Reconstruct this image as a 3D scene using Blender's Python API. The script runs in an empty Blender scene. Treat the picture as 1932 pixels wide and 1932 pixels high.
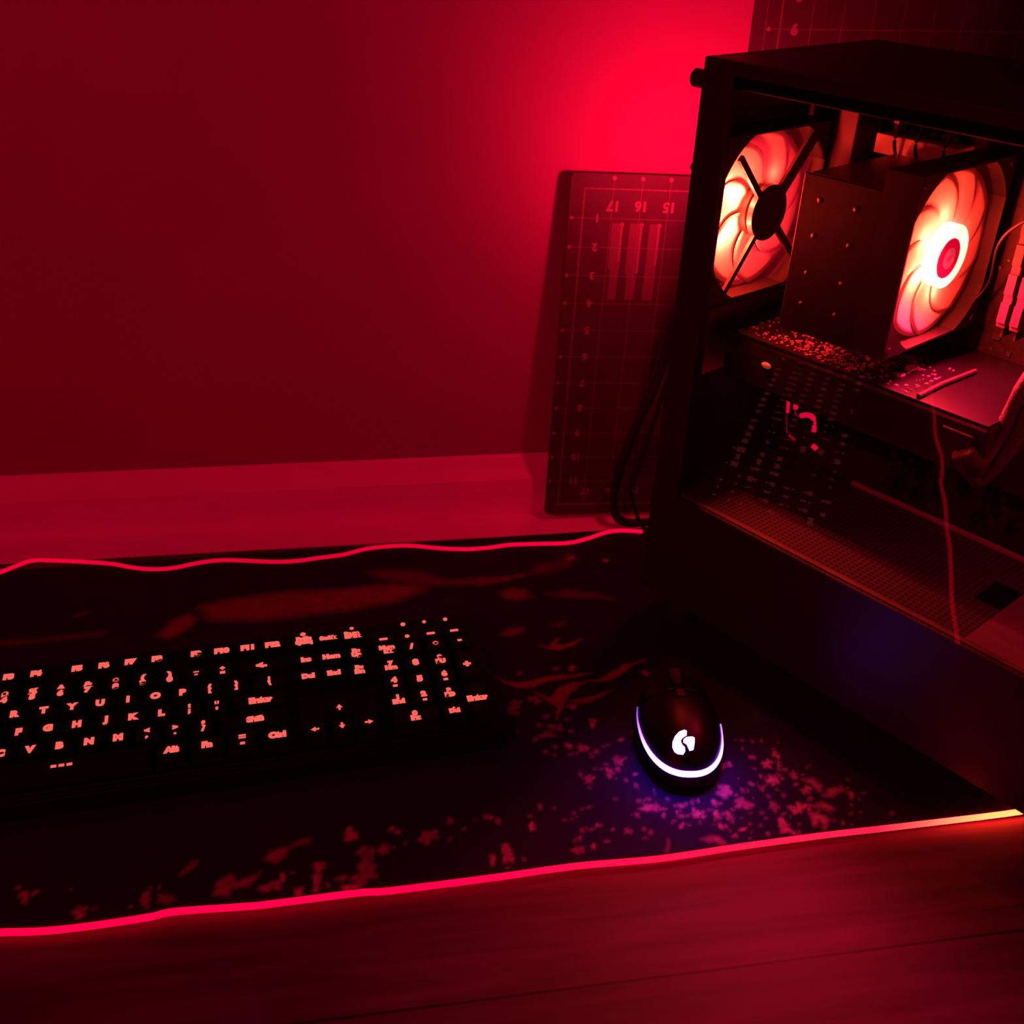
import bpy, bmesh, math, random
import numpy as np
from mathutils import Vector, Matrix

random.seed(7)
C = bpy.context.scene
COL = C.collection
PI = math.pi

# ------------------------------------------------------------------ measured outlines (metres, world x/y)
STRIP_FRONT = [(-0.2271,0.47),(-0.2014,0.4678),(-0.1744,0.4681),(-0.1408,0.4704),(-0.125,0.4727),(-0.0817,0.4713),(-0.0685,0.4713),(-0.0141,0.4733),(0.0082,0.4726),(0.0736,0.475),(0.1281,0.4778),(0.1835,0.4773),(0.2412,0.4808),(0.3002,0.4835),(0.3603,0.4849),(0.4475,0.4878)]
STRIP_BACK = [(-0.3213,0.8645),(-0.311,0.872),(-0.2977,0.8808),(-0.2794,0.8793),(-0.2507,0.8742),(-0.2251,0.8681),(-0.2053,0.86),(-0.1864,0.8555),(-0.1681,0.8562),(-0.1453,0.8627),(-0.1219,0.8639),(-0.0805,0.8568),(-0.0583,0.8563),(-0.0405,0.8592),(-0.0176,0.8624),(0.0057,0.8705),(0.0312,0.8726),(0.0491,0.8708),(0.0741,0.864),(0.0991,0.8601),(0.1211,0.8609),(0.1398,0.8635),(0.1676,0.8625),(0.1954,0.8612),(0.2152,0.8668),(0.2364,0.8762),(0.2521,0.8781),(0.2722,0.8741)]
FLAMES=[
(1,0.0012,[(0.1013,0.6749),(0.1113,0.6665),(0.1246,0.665),(0.1413,0.6693),(0.1657,0.6703),(0.1806,0.6712),(0.1649,0.666),(0.1403,0.6633),(0.1299,0.6583),(0.1217,0.6568),(0.1106,0.6617)]),
(1.2,0.0012,[(0.1289,0.6525),(0.1399,0.643),(0.1482,0.6539),(0.1605,0.6598),(0.1835,0.6621),(0.1968,0.6706),(0.2069,0.6784),(0.2259,0.6814),(0.2129,0.6758),(0.2021,0.665),(0.1901,0.6589),(0.1717,0.6598),(0.1584,0.6492),(0.1498,0.6372),(0.1458,0.6284),(0.1415,0.6176),(0.1404,0.62),(0.1432,0.631),(0.1391,0.6384)]),
(1,0.0012,[(0.1533,0.6391),(0.1638,0.6403),(0.1761,0.6424),(0.1916,0.6479),(0.1777,0.6387),(0.1664,0.6341),(0.1575,0.6363)]),
(0.9,0.0012,[(0.1417,0.7103),(0.1497,0.7081),(0.1601,0.7191),(0.1616,0.7183),(0.1551,0.7102),(0.165,0.7092),(0.1795,0.7143),(0.1694,0.706),(0.1578,0.702),(0.1492,0.7055)]),
(0.6,0.0024,[(0.1127,0.7297),(0.1212,0.7357),(0.1342,0.7371),(0.1296,0.7293),(0.1196,0.7249)]),
(0.6,0.0036,[(0.1209,0.7898),(0.1324,0.7948),(0.1425,0.7906),(0.1479,0.7794),(0.1332,0.7764),(0.1239,0.7789)]),
(0.5,0.0024,[(0.1026,0.8152),(0.125,0.8128),(0.1466,0.817),(0.1459,0.8123),(0.1239,0.805),(0.101,0.8012)]),
(0.3,0.0036,[(0.16,0.7827),(0.1796,0.7867),(0.2053,0.7794),(0.2206,0.7672),(0.2034,0.7705),(0.1774,0.7747)]),
(0.35,0.0024,[(0.1563,0.7362),(0.1658,0.7408),(0.1726,0.7401),(0.1642,0.7325)]),
(0.35,0.0048,[(0.1596,0.8288),(0.1785,0.8301),(0.1955,0.8453),(0.1994,0.8364),(0.1867,0.8243),(0.1665,0.815),(0.1518,0.8149)]),
(0.75,0.006,[(-0.1407,0.7953),(-0.1101,0.8038),(-0.0649,0.8091),(-0.0188,0.8083),(0.0281,0.8117),(0.0558,0.8026),(0.0267,0.7854),(-0.0192,0.7766),(-0.0859,0.7704),(-0.13,0.7751)]),
(0.8,0.0036,[(-0.1711,0.7575),(-0.1608,0.7784),(-0.1484,0.7846),(-0.1423,0.7783),(-0.1465,0.7657),(-0.1621,0.7529)]),
(0.3,0.0036,[(-0.2974,0.764),(-0.2563,0.7649),(-0.2151,0.7687),(-0.2161,0.7623),(-0.2552,0.7594),(-0.2957,0.7568)]),
(0.35,0.0024,[(-0.2449,0.793),(-0.2353,0.7995),(-0.2324,0.7954),(-0.2422,0.79)]),
(0.4,0.0048,[(0.0053,0.833),(0.0293,0.8348),(0.0529,0.8281),(0.0757,0.813),(0.1237,0.8122),(0.0987,0.8043),(0.0514,0.8072),(0.0167,0.8212)]),
(0.7,0.0012,[(-0.1256,0.5022),(-0.1204,0.5094),(-0.1162,0.5111),(-0.1175,0.5063),(-0.123,0.5019)]),
(0.8,0.0012,[(-0.1035,0.4833),(-0.1016,0.4916),(-0.0945,0.4985),(-0.0898,0.4924),(-0.0763,0.4956),(-0.0809,0.487),(-0.0912,0.4878),(-0.0941,0.4811)]),
(0.8,0.0012,[(-0.0726,0.5082),(-0.0684,0.5146),(-0.0579,0.5168),(-0.0595,0.51),(-0.0663,0.504)]),
(0.6,0.0012,[(-0.0579,0.5168),(-0.0491,0.5212),(-0.0428,0.5214),(-0.0454,0.5177),(-0.0543,0.5164)]),
(0.6,0.0012,[(0.1895,0.4825),(0.1922,0.4873),(0.1943,0.4939),(0.1952,0.4921),(0.1935,0.4871),(0.1905,0.4824)]),
(1,0.0012,[(0.2985,0.5048),(0.3033,0.5042),(0.3088,0.4981),(0.3088,0.4963),(0.3039,0.4897),(0.3033,0.4924),(0.303,0.4979),(0.2978,0.4931),(0.2968,0.495)]),
(0.9,0.0012,[(0.3037,0.5106),(0.3106,0.5131),(0.3138,0.5104),(0.3179,0.5062),(0.312,0.5041),(0.3093,0.5081)]),
(0.7,0.0012,[(0.3143,0.5188),(0.3205,0.5248),(0.3309,0.5265),(0.3314,0.5226),(0.3212,0.5175)]),
(0.8,0.0012,[(0.3068,0.5352),(0.3132,0.5364),(0.3181,0.53),(0.3137,0.5227),(0.312,0.5278),(0.3099,0.5319)]),
(0.8,0.0012,[(0.2164,0.4895),(0.2228,0.4923),(0.2281,0.4916),(0.2311,0.4878),(0.2304,0.4836),(0.2265,0.4866)]),
]
BLOSSOMS = [(0.164,0.678,0.0029),(0.1511,0.6788,0.0017),(0.2218,0.6653,0.0026),(0.1206,0.6759,0.0017),(0.1098,0.6347,0.0046),(0.1274,0.6432,0.0034),(0.1551,0.6319,0.0023),(0.1333,0.623,0.0017),(0.1131,0.6413,0.0023),(0.1271,0.6137,0.0014),(0.1344,0.6118,0.0014),(0.15,0.6178,0.0014),(0.1674,0.6124,0.0029),(0.1411,0.611,0.0017),(0.1939,0.8369,0.0026),(0.2256,0.8303,0.002),(0.1305,0.603,0.0034),(0.1357,0.6111,0.0023),(0.1267,0.5849,0.0017),(0.1444,0.5886,0.0023),(0.1544,0.5864,0.0034),(0.145,0.5802,0.0014),(0.1349,0.5897,0.0014),(0.1326,0.5811,0.0013),(0.1494,0.5802,0.001),(0.1776,0.5703,0.0034),(0.1685,0.5592,0.0029),(0.1787,0.5501,0.0011),(0.186,0.5547,0.0011),(0.1852,0.544,0.0014),(0.1953,0.5342,0.0011),(0.1475,0.5597,0.0017),(0.1529,0.5541,0.0029),(0.1823,0.5296,0.0017),(0.1864,0.5287,0.0011),(0.1876,0.5225,0.0032),(0.1931,0.5218,0.0029),(0.197,0.5204,0.0017),(0.1796,0.5156,0.0014),(0.2087,0.5117,0.0017),(0.2194,0.5123,0.0023),(0.2191,0.516,0.0017),(0.2059,0.5031,0.0011),(0.2117,0.5042,0.0009),(0.1324,0.4911,0.0029),(0.1427,0.4924,0.0017),(0.1351,0.5014,0.0014),(0.169,0.5035,0.0023),(0.184,0.5004,0.0014),(0.2114,0.5215,0.0017),(0.2191,0.5234,0.0014),(0.1585,0.5639,0.0009),(0.1634,0.5628,0.0009),(0.1755,0.5614,0.0017),(0.1904,0.5305,0.0011),(0.2034,0.5285,0.0011),(0.1965,0.5136,0.0011),(0.2248,0.5139,0.0011),(0.1639,0.5822,0.0011),(0.1698,0.5852,0.0011),(0.1597,0.5764,0.001),(0.1208,0.5987,0.0017),(0.1262,0.6133,0.0011),(0.1491,0.6052,0.0014),(0.1848,0.5914,0.0014),(0.1413,0.6083,0.0017),(0.1384,0.5076,0.0014),(0.1493,0.5107,0.0011),(0.1468,0.5282,0.0011),(0.1416,0.527,0.0011),(0.128,0.5177,0.0014),(0.1134,0.5321,0.0014),(0.105,0.5151,0.002),(0.2073,0.522,0.0009),(0.2029,0.5088,0.0007),(0.178,0.5176,0.0008),(0.2456,0.5312,0.0046),(0.2551,0.5182,0.0043),(0.2504,0.5552,0.002),(0.2576,0.5569,0.0017),(0.2767,0.5619,0.0017),(0.2859,0.5537,0.0032),(0.2949,0.5619,0.002),(0.2767,0.5427,0.0014),(0.2839,0.5379,0.0037),(0.267,0.5359,0.0017),(0.2733,0.5308,0.002),(0.3014,0.5408,0.0023),(0.2964,0.5474,0.0017),(0.3045,0.5257,0.0029),(0.2762,0.5134,0.0032),(0.2918,0.5097,0.0043),(0.2761,0.4947,0.004),(0.2803,0.506,0.0014),(0.2587,0.5311,0.0011),(0.2354,0.5215,0.0017),(0.2338,0.5097,0.002),(0.2416,0.5087,0.0026),(0.2336,0.5002,0.0017),(0.2423,0.5032,0.0014),(0.2393,0.4907,0.0014),(0.2476,0.4959,0.0017),(0.2571,0.5092,0.0007),(0.2669,0.5085,0.0009),(0.3348,0.5183,0.0017),(0.3271,0.5005,0.0011),(0.2912,0.5415,0.0011),(0.2866,0.523,0.0011),(0.2996,0.542,0.0017),(0.2822,0.5781,0.0014),(0.2893,0.5784,0.0011),(0.2999,0.5083,0.0014),(0.2989,0.5322,0.0011),(0.2841,0.5281,0.001),(0.2253,0.5143,0.0011),(0.23,0.5156,0.0009),(0.2313,0.5063,0.0008),(0.2369,0.4994,0.0011),(0.2608,0.4975,0.0008),(0.254,0.5001,0.0008),(0.3392,0.5131,0.0009),(0.344,0.5173,0.0009),(0.3183,0.4933,0.0007),(0.3126,0.4967,0.0008),(0.3163,0.5481,0.0009),(0.2635,0.4892,0.001),(0.284,0.4876,0.0008),(-0.2194,0.4963,0.0024),(-0.2132,0.4977,0.0019),(-0.1828,0.4794,0.0035),(-0.1446,0.4862,0.0029),(-0.1327,0.4837,0.0032),(-0.0672,0.4853,0.004),(-0.0389,0.4862,0.0032),(-0.05,0.4778,0.0029),(-0.0063,0.5013,0.0056),(-0.0085,0.4881,0.0064),(0.0047,0.507,0.0032),(-0.0166,0.5225,0.004),(-0.0191,0.4784,0.0032),(0.0342,0.5141,0.0048),(0.0501,0.5268,0.0019),(0.0766,0.5274,0.0019),(0.0826,0.523,0.0016),(0.0755,0.4904,0.0024),(0.0849,0.4927,0.004),(-0.0373,0.4971,0.0032),(-0.0606,0.491,0.0019),(0.0109,0.5241,0.0016),(0.0145,0.5213,0.0016),(0.0586,0.5184,0.0013),(-0.0242,0.4866,0.0019)]
LOGO_C = [(0.2208,0.5637),(0.2168,0.5626),(0.2132,0.5589),(0.2107,0.5541),(0.2099,0.5496),(0.2107,0.5445),(0.2127,0.5415),(0.2161,0.5398),(0.2179,0.5422),(0.2181,0.5457),(0.2167,0.5483),(0.2162,0.5514),(0.217,0.5544),(0.219,0.5562),(0.2212,0.5575),(0.2221,0.562)]
LOGO_G = [(0.2205,0.5553),(0.2249,0.5553),(0.2265,0.5538),(0.2257,0.5488),(0.2239,0.5425),(0.221,0.5419),(0.2204,0.5454),(0.2198,0.5483),(0.2178,0.5507),(0.2184,0.5535)]
PW = dict(rear_left=1.3, rear_right=.06, rear_out=2.3, rear_pt=1.1, cpu_back=.65, cpu_front=8.0, front=.10, room=2.9, world=.001)

# ------------------------------------------------------------------ helpers
def mat(name, color=(.5,.5,.5), rough=.5, metal=0., spec=.5, emit=None, strength=0., coat=0.):
    m = bpy.data.materials.new(name); m.use_nodes = True
    b = m.node_tree.nodes['Principled BSDF']
    b.inputs['Base Color'].default_value = (*color, 1)
    b.inputs['Roughness'].default_value = rough
    b.inputs['Metallic'].default_value = metal
    b.inputs['Specular IOR Level'].default_value = spec
    b.inputs['Coat Weight'].default_value = coat
    if emit:
        b.inputs['Emission Color'].default_value = (*emit, 1)
        b.inputs['Emission Strength'].default_value = strength
    return m

def noisy(m, scale, lo, hi, bump=0., stretch=(1,1,1), detail=4, rough=None):
    """procedural variation of the base colour between lo and hi, with an optional bump"""
    nt = m.node_tree; N = nt.nodes; L = nt.links; b = N['Principled BSDF']
    tc = N.new('ShaderNodeTexCoord'); mp = N.new('ShaderNodeMapping'); mp.inputs['Scale'].default_value = stretch
    tx = N.new('ShaderNodeTexNoise'); tx.inputs['Scale'].default_value = scale; tx.inputs['Detail'].default_value = detail
    cr = N.new('ShaderNodeValToRGB'); cr.color_ramp.elements[0].position = .3; cr.color_ramp.elements[1].position = .7
    cr.color_ramp.elements[0].color = (*lo, 1); cr.color_ramp.elements[1].color = (*hi, 1)
    L.new(tc.outputs['Object'], mp.inputs['Vector']); L.new(mp.outputs['Vector'], tx.inputs['Vector'])
    L.new(tx.outputs['Fac'], cr.inputs['Fac']); L.new(cr.outputs['Color'], b.inputs['Base Color'])
    if bump:
        bp = N.new('ShaderNodeBump'); bp.inputs['Strength'].default_value = bump; bp.inputs['Distance'].default_value = .002
        L.new(tx.outputs['Fac'], bp.inputs['Height']); L.new(bp.outputs['Normal'], b.inputs['Normal'])
    return m

def obj(name, bm, m, parent=None, smooth=False, label=None):
    me = bpy.data.meshes.new(name)
    if isinstance(bm, bmesh.types.BMesh):
        bm.normal_update(); bm.to_mesh(me); bm.free()
    else:
        me = bm
    if m is not None:
        for x in (m if isinstance(m, (list, tuple)) else [m]): me.materials.append(x)
    if smooth:
        for p in me.polygons: p.use_smooth = True
    o = bpy.data.objects.new(name, me); COL.objects.link(o)
    if parent is not None: o.parent = parent
    if label: o['label'] = label
    return o

def thing(name, label, cat, mw=None, group=None):
    o = bpy.data.objects.new(name, None); COL.objects.link(o); o.empty_display_size = .02
    if mw is not None: o.matrix_world = mw
    o['label'] = label; o['category'] = cat
    if group: o['group'] = group
    return o

def tag(o, label, cat):
    o['label'] = label; o['category'] = cat; return o

def struct(name, bm, m):
    o = obj(name, bm, m); o['kind'] = 'structure'; return o

def box(bm, x0, x1, y0, y1, z0, z1, bev=0., seg=2):
    r = bmesh.ops.create_cube(bm, size=1.)
    vs = r['verts']
    bmesh.ops.scale(bm, vec=(x1-x0, y1-y0, z1-z0), verts=vs)
    bmesh.ops.translate(bm, vec=((x0+x1)/2, (y0+y1)/2, (z0+z1)/2), verts=vs)
    if bev:
        es = list({e for v in vs for e in v.link_edges})
        bmesh.ops.bevel(bm, geom=es, offset=bev, segments=seg, affect='EDGES', profile=.5)
    return vs

def B(*a, **k):
    bm = bmesh.new(); box(bm, *a, **k); return bm

def cyl(bm, p, axis, r, h, n=24, r2=None):
    """cylinder starting at p and running h along axis ('x','y','z')"""
    res = bmesh.ops.create_cone(bm, cap_ends=True, segments=n, radius1=r, radius2=r if r2 is None else r2, depth=h)
    vs = res['verts']
    bmesh.ops.translate(bm, vec=(0,0,h/2), verts=vs)
    R = {'z': Matrix.Identity(3), 'x': Matrix.Rotation(PI/2,3,'Y'), 'y': Matrix.Rotation(-PI/2,3,'X')}[axis]
    bmesh.ops.rotate(bm, cent=(0,0,0), matrix=R, verts=vs)
    bmesh.ops.translate(bm, vec=p, verts=vs)
    return vs

def smooth_path(pts, n=6, closed=False):
    """Catmull-Rom through the points"""
    P = [Vector(p) for p in pts]; out = []; k = len(P)
    rng = range(k) if closed else range(k-1)
    for i in rng:
        if closed: a,b,c,d = P[(i-1)%k],P[i],P[(i+1)%k],P[(i+2)%k]
        else: a,b,c,d = P[max(i-1,0)],P[i],P[i+1],P[min(i+2,k-1)]
        for j in range(n):
            t = j/n
            out.append(.5*((2*b)+(-a+c)*t+(2*a-5*b+4*c-d)*t*t+(-a+3*b-3*c+d)*t**3))
    if not closed: out.append(P[-1])
    return out

def tube(bm, pts, r, n=10, closed=False, squash=1.):
    """tube along pts; r a number or a function of 0..1"""
    P = [Vector(p) for p in pts]; k = len(P); rings = []
    up = Vector((0,0,1))
    for i in range(k):
        a = P[(i-1)%k] if (closed or i>0) else P[i]; b = P[(i+1)%k] if (closed or i<k-1) else P[i]
        t = (b-a).normalized()
        s = t.cross(up)
        if s.length < 1e-3: s = t.cross(Vector((1,0,0)))
        s.normalize(); w = s.cross(t)
        rr = r(i/(k-1)) if callable(r) else r
        rings.append([bm.verts.new(P[i]+s*(rr*math.cos(2*PI*j/n))+w*(rr*squash*math.sin(2*PI*j/n))) for j in range(n)])
    for i in range(k if closed else k-1):
        A, D = rings[i], rings[(i+1)%k]
        for j in range(n): bm.faces.new((A[j], A[(j+1)%n], D[(j+1)%n], D[j]))
    if not closed:
        bm.faces.new(rings[0][::-1]); bm.faces.new(rings[-1])
    bmesh.ops.recalc_face_normals(bm, faces=bm.faces)
    return bm

def prism(bm, pts, z0, z1):
    """extrude a flat outline (x,y) between two heights"""
    lo = [bm.verts.new((x,y,z0)) for x,y in pts]; hi = [bm.verts.new((x,y,z1)) for x,y in pts]
    n = len(pts)
    bm.faces.new(hi); bm.faces.new(lo[::-1])
    for i in range(n): bm.faces.new((lo[i], lo[(i+1)%n], hi[(i+1)%n], hi[i]))
    bmesh.ops.recalc_face_normals(bm, faces=bm.faces)
    return bm

def xform(bm, M, verts=None):
    bmesh.ops.transform(bm, matrix=M, verts=verts or bm.verts)

_txt = {}
def text_mesh(s, size, offset=0., extrude=.00008, res=3):
    """lettering as a mesh, centred on its own middle, in the xy plane"""
    key = (s, size, offset, extrude)
    if key in _txt: return _txt[key]
    cu = bpy.data.curves.new('lettering', 'FONT'); cu.body = s; cu.size = size; cu.offset = offset; cu.extrude = extrude
    cu.align_x = 'CENTER'; cu.align_y = 'CENTER'; cu.resolution_u = res; cu.space_line = .82
    o = bpy.data.objects.new('lettering', cu); COL.objects.link(o)
    bpy.context.view_layer.update()
    dg = bpy.context.evaluated_depsgraph_get()
    me = bpy.data.meshes.new_from_object(o.evaluated_get(dg))
    bpy.data.objects.remove(o); bpy.data.curves.remove(cu)
    xs = [v.co.x for v in me.vertices]; ys = [v.co.y for v in me.vertices]
    if xs:
        cx, cy = (min(xs)+max(xs))/2, (min(ys)+max(ys))/2
        for v in me.vertices: v.co.x -= cx; v.co.y -= cy
    _txt[key] = me
    return me

def add_text(bm, s, size, M, offset=0.):
    b2 = bmesh.new(); b2.from_mesh(text_mesh(s, size, offset)); bmesh.ops.transform(b2, matrix=M, verts=b2.verts)
    me = bpy.data.meshes.new('t'); b2.to_mesh(me); b2.free(); bm.from_mesh(me); bpy.data.meshes.remove(me)

# ------------------------------------------------------------------ materials
RED = (1., .008, .036)
M_wall = noisy(mat('wall_paint', rough=.75, spec=.2), 9, (.345,.055,.30), (.375,.06,.33), bump=.05)
M_trim = noisy(mat('trim_paint', rough=.5, spec=.3), 30, (.78,.24,.80), (.84,.26,.86))
M_pad_edge = mat('pad_rubber', (.012,.012,.014), .9, spec=.1)
M_key = mat('keycap_plastic', (.004,.004,.005), .6, spec=.12)
M_kbody = mat('keyboard_plastic', (.004,.004,.005), .6, spec=.12)
M_legend = mat('backlit_legend', (.02,.02,.02), .6, emit=(1.,.125,.10), strength=1.05)
M_black = mat('black_steel', (.020,.014,.018), .42, spec=.35)
M_inner = mat('black_interior', (.070,.024,.085), .5, spec=.4)
M_plastic = mat('black_plastic', (.02,.02,.02), .4, spec=.4)
M_frame = mat('fan_frame_plastic', (.016,.012,.013), .5, spec=.25)
M_strut = mat('fan_strut_plastic', (.05,.035,.04), .5, spec=.3)
M_alu = mat('aluminium', (.62,.60,.60), .35, metal=1.)
M_dark_alu = mat('dark_metal', (.10,.095,.10), .4, metal=.8)
M_nickel = mat('nickel', (.035,.012,.03), .5, metal=.6)
M_pcb = noisy(mat('circuit_board', rough=.5, spec=.25), 220, (.010,.006,.008), (.030,.017,.022))
M_pcb2 = noisy(mat('card_board', rough=.4, spec=.3), 400, (.004,.002,.0045), (.009,.0045,.010))
M_comp = mat('surface_mount_ceramic', (.34,.13,.40), .45, metal=.1)
M_spread = mat('heat_spreader_paint', (.06,.035,.05), .45, spec=.3)
M_solder = mat('solder_tin', (.45,.42,.44), .3, metal=.8)
M_sleeve = noisy(mat('cable_sleeve', rough=.6, spec=.4), 900, (.05,.045,.05), (.16,.13,.14), bump=.6)
M_cable = mat('black_cable', (.012,.012,.012), .5, spec=.3)
M_white = mat('pale_plastic', (.75,.72,.72), .35)
M_mouse = mat('mouse_shell', (.003,.0022,.004), .40, spec=.13)
M_mouse2 = mat('mouse_wheel_rubber', (.02,.02,.02), .8)

def emission_ramp(name, coord_axis, stops, lo, hi):
    """light-giving material whose colour*strength runs along one object axis (stops: t, colour, strength)"""
    m = bpy.data.materials.new(name); m.use_nodes = True
    nt = m.node_tree; N = nt.nodes; L = nt.links; N.clear()
    out = N.new('ShaderNodeOutputMaterial'); em = N.new('ShaderNodeEmission')
    tc = N.new('ShaderNodeTexCoord'); sp = N.new('ShaderNodeSeparateXYZ'); mr = N.new('ShaderNodeMapRange')
    mr.inputs['From Min'].default_value = lo; mr.inputs['From Max'].default_value = hi
    L.new(tc.outputs['Object'], sp.inputs[0]); L.new(sp.outputs[coord_axis], mr.inputs['Value'])
    def ramp(vals):
        r = N.new('ShaderNodeValToRGB'); e = r.color_ramp.elements
        while len(e) < len(vals): e.new(.5)
        for k, (t, c) in enumerate(vals): e[k].position = t; e[k].color = (*c, 1)
        L.new(mr.outputs['Result'], r.inputs['Fac']); return r
    rc = ramp([(t, c) for t, c, s in stops])
    mx = max(s for t, c, s in stops)
    rs = ramp([(t, (s/mx,)*3) for t, c, s in stops])
    mu = N.new('ShaderNodeMath'); mu.operation = 'MULTIPLY'; mu.inputs[1].default_value = mx
    L.new(rs.outputs['Color'], mu.inputs[0]); L.new(mu.outputs[0], em.inputs['Strength']); L.new(rc.outputs['Color'], em.inputs['Color'])
    L.new(em.outputs[0], out.inputs[0])
    return m

# side-glow fibre: fed from its right-hand end, so it is brightest there
M_strip_front = emission_ramp('side_glow_fibre', 0, [(0,(1,.0,.018),3.6),(.2,(1,.0,.018),3.8),(.55,(1,.0,.018),4.2),(.87,(1,.004,.018),4.4),(.905,(1,.018,.014),7.),(.96,(1,.030,.009),24.),(1.,(1,.030,.008),30.)], -.50, .395)
M_strip_back = emission_ramp('side_glow_fibre_far', 0, [(0,(1,.0,.045),.95),(.5,(1,.0,.035),.70),(.9,(1,.0,.045),.95),(1,(1,.0,.045),1.)], -.50, .215)

def led_plastic(name, strength, col):
    return mat(name, (.6,.5,.5), .5, emit=col, strength=strength)
M_hub = led_plastic('lit_hub', 55., (1.,.030,.018))
M_ledring = led_plastic('lit_led_ring', 46., (1.,.027,.014))
M_sticker = mat('hub_sticker', (.02,.004,.006), .7, spec=.1, emit=(1.,.0,.035), strength=.9)
M_sticker2 = mat('hub_sticker_ring', (.02,.004,.006), .7, spec=.1, emit=(1.,.05,.06), strength=.9)
M_amber = led_plastic('amber_reflection_spot', .22, (1.,.17,.05))
M_pink_glow = led_plastic('pink_glow', .9, (1.,.0,.05))  # emissive pink for the painted reflection streaks and the card's small LED
M_dim_glow = led_plastic('dim_pink_glow', .16, (1.,.0,.03))

def translucent(name, col):
    m = bpy.data.materials.new(name); m.use_nodes = True
    nt = m.node_tree; N = nt.nodes; L = nt.links; N.clear()
    out = N.new('ShaderNodeOutputMaterial'); mx = N.new('ShaderNodeMixShader'); mx.inputs[0].default_value = .45
    d = N.new('ShaderNodeBsdfDiffuse'); t = N.new('ShaderNodeBsdfTranslucent')
    d.inputs[0].default_value = (*col,1); t.inputs[0].default_value = (*col,1)
    L.new(t.outputs[0], mx.inputs[1]); L.new(d.outputs[0], mx.inputs[2]); L.new(mx.outputs[0], out.inputs[0])
    return m
M_blade = translucent('frosted_fan_blade', (.85,.80,.80))

def glass(name, tint, reflect):
    """thin tinted pane: sees through, mirrors by Fresnel on its outer face"""
    m = bpy.data.materials.new(name); m.use_nodes = True
    nt = m.node_tree; N = nt.nodes; L = nt.links; N.clear()
    out = N.new('ShaderNodeOutputMaterial'); tr = N.new('ShaderNodeBsdfTransparent'); tr.inputs[0].default_value = (*tint,1)
    if reflect:
        mx = N.new('ShaderNodeMixShader'); fr = N.new('ShaderNodeFresnel'); fr.inputs['IOR'].default_value = 1.52
        gl = N.new('ShaderNodeBsdfGlossy'); gl.inputs['Roughness'].default_value = 0.0
        gl.inputs['Color'].default_value = (.62,.60,.62,1)
        L.new(fr.outputs[0], mx.inputs[0]); L.new(tr.outputs[0], mx.inputs[1]); L.new(gl.outputs[0], mx.inputs[2])
        L.new(mx.outputs[0], out.inputs[0])
    else:
        L.new(tr.outputs[0], out.inputs[0])
    return m
M_glass_out = glass('tempered_glass_face', (.80,.80,.82), True)
M_glass_in = glass('tempered_glass_body', (.95,.95,.96), False)

# ------------------------------------------------------------------ the setting
FZ = -.004          # floor level: the top of the mouse pad is z = 0
WY = .945           # wall plane
BF = .926           # front of the baseboard

def floor_material():
    m = mat('dark_wood_floor', rough=.50, spec=.30)
    nt = m.node_tree; N = nt.nodes; L = nt.links; b = N['Principled BSDF']
    tc = N.new('ShaderNodeTexCoord'); mp = N.new('ShaderNodeMapping')
    mp.inputs['Location'].default_value = (.28, -.0085, 0)
    mp.inputs['Rotation'].default_value = (0, 0, -.018)
    L.new(tc.outputs['Object'], mp.inputs['Vector'])
    br = N.new('ShaderNodeTexBrick'); br.offset = .37
    br.inputs['Scale'].default_value = 1.; br.inputs['Brick Width'].default_value = 1.15; br.inputs['Row Height'].default_value = .1275
    br.inputs['Mortar Size'].default_value = .0012; br.inputs['Mortar Smooth'].default_value = .4
    br.inputs['Color1'].default_value = (.9,.9,.9,1); br.inputs['Color2'].default_value = (.62,.62,.62,1); br.inputs['Mortar'].default_value = (.12,.12,.12,1)
    L.new(mp.outputs['Vector'], br.inputs['Vector'])
    mp2 = N.new('ShaderNodeMapping'); mp2.inputs['Scale'].default_value = (2.2, 26, 1); mp2.inputs['Rotation'].default_value = (0,0,-.018)
    L.new(tc.outputs['Object'], mp2.inputs['Vector'])
    nz = N.new('ShaderNodeTexNoise'); nz.inputs['Scale'].default_value = 3.; nz.inputs['Detail'].default_value = 7; nz.inputs['Distortion'].default_value = .5
    L.new(mp2.outputs['Vector'], nz.inputs['Vector'])
    cr = N.new('ShaderNodeValToRGB'); cr.color_ramp.elements[0].position = .32; cr.color_ramp.elements[1].position = .70
    cr.color_ramp.elements[0].color = (.052,.009,.062,1); cr.color_ramp.elements[1].color = (.120,.018,.145,1)
    L.new(nz.outputs['Fac'], cr.inputs['Fac'])
    mx = N.new('ShaderNodeMix'); mx.data_type = 'RGBA'; mx.blend_type = 'MULTIPLY'; mx.inputs['Factor'].default_value = 1.
    L.new(cr.outputs['Color'], mx.inputs[6]); L.new(br.outputs['Color'], mx.inputs[7]); L.new(mx.outputs[2], b.inputs['Base Color'])
    bp = N.new('ShaderNodeBump'); bp.inputs['Strength'].default_value = .12; bp.inputs['Distance'].default_value = .001
    L.new(nz.outputs['Fac'], bp.inputs['Height']); L.new(bp.outputs['Normal'], b.inputs['Normal'])
    return m

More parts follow.
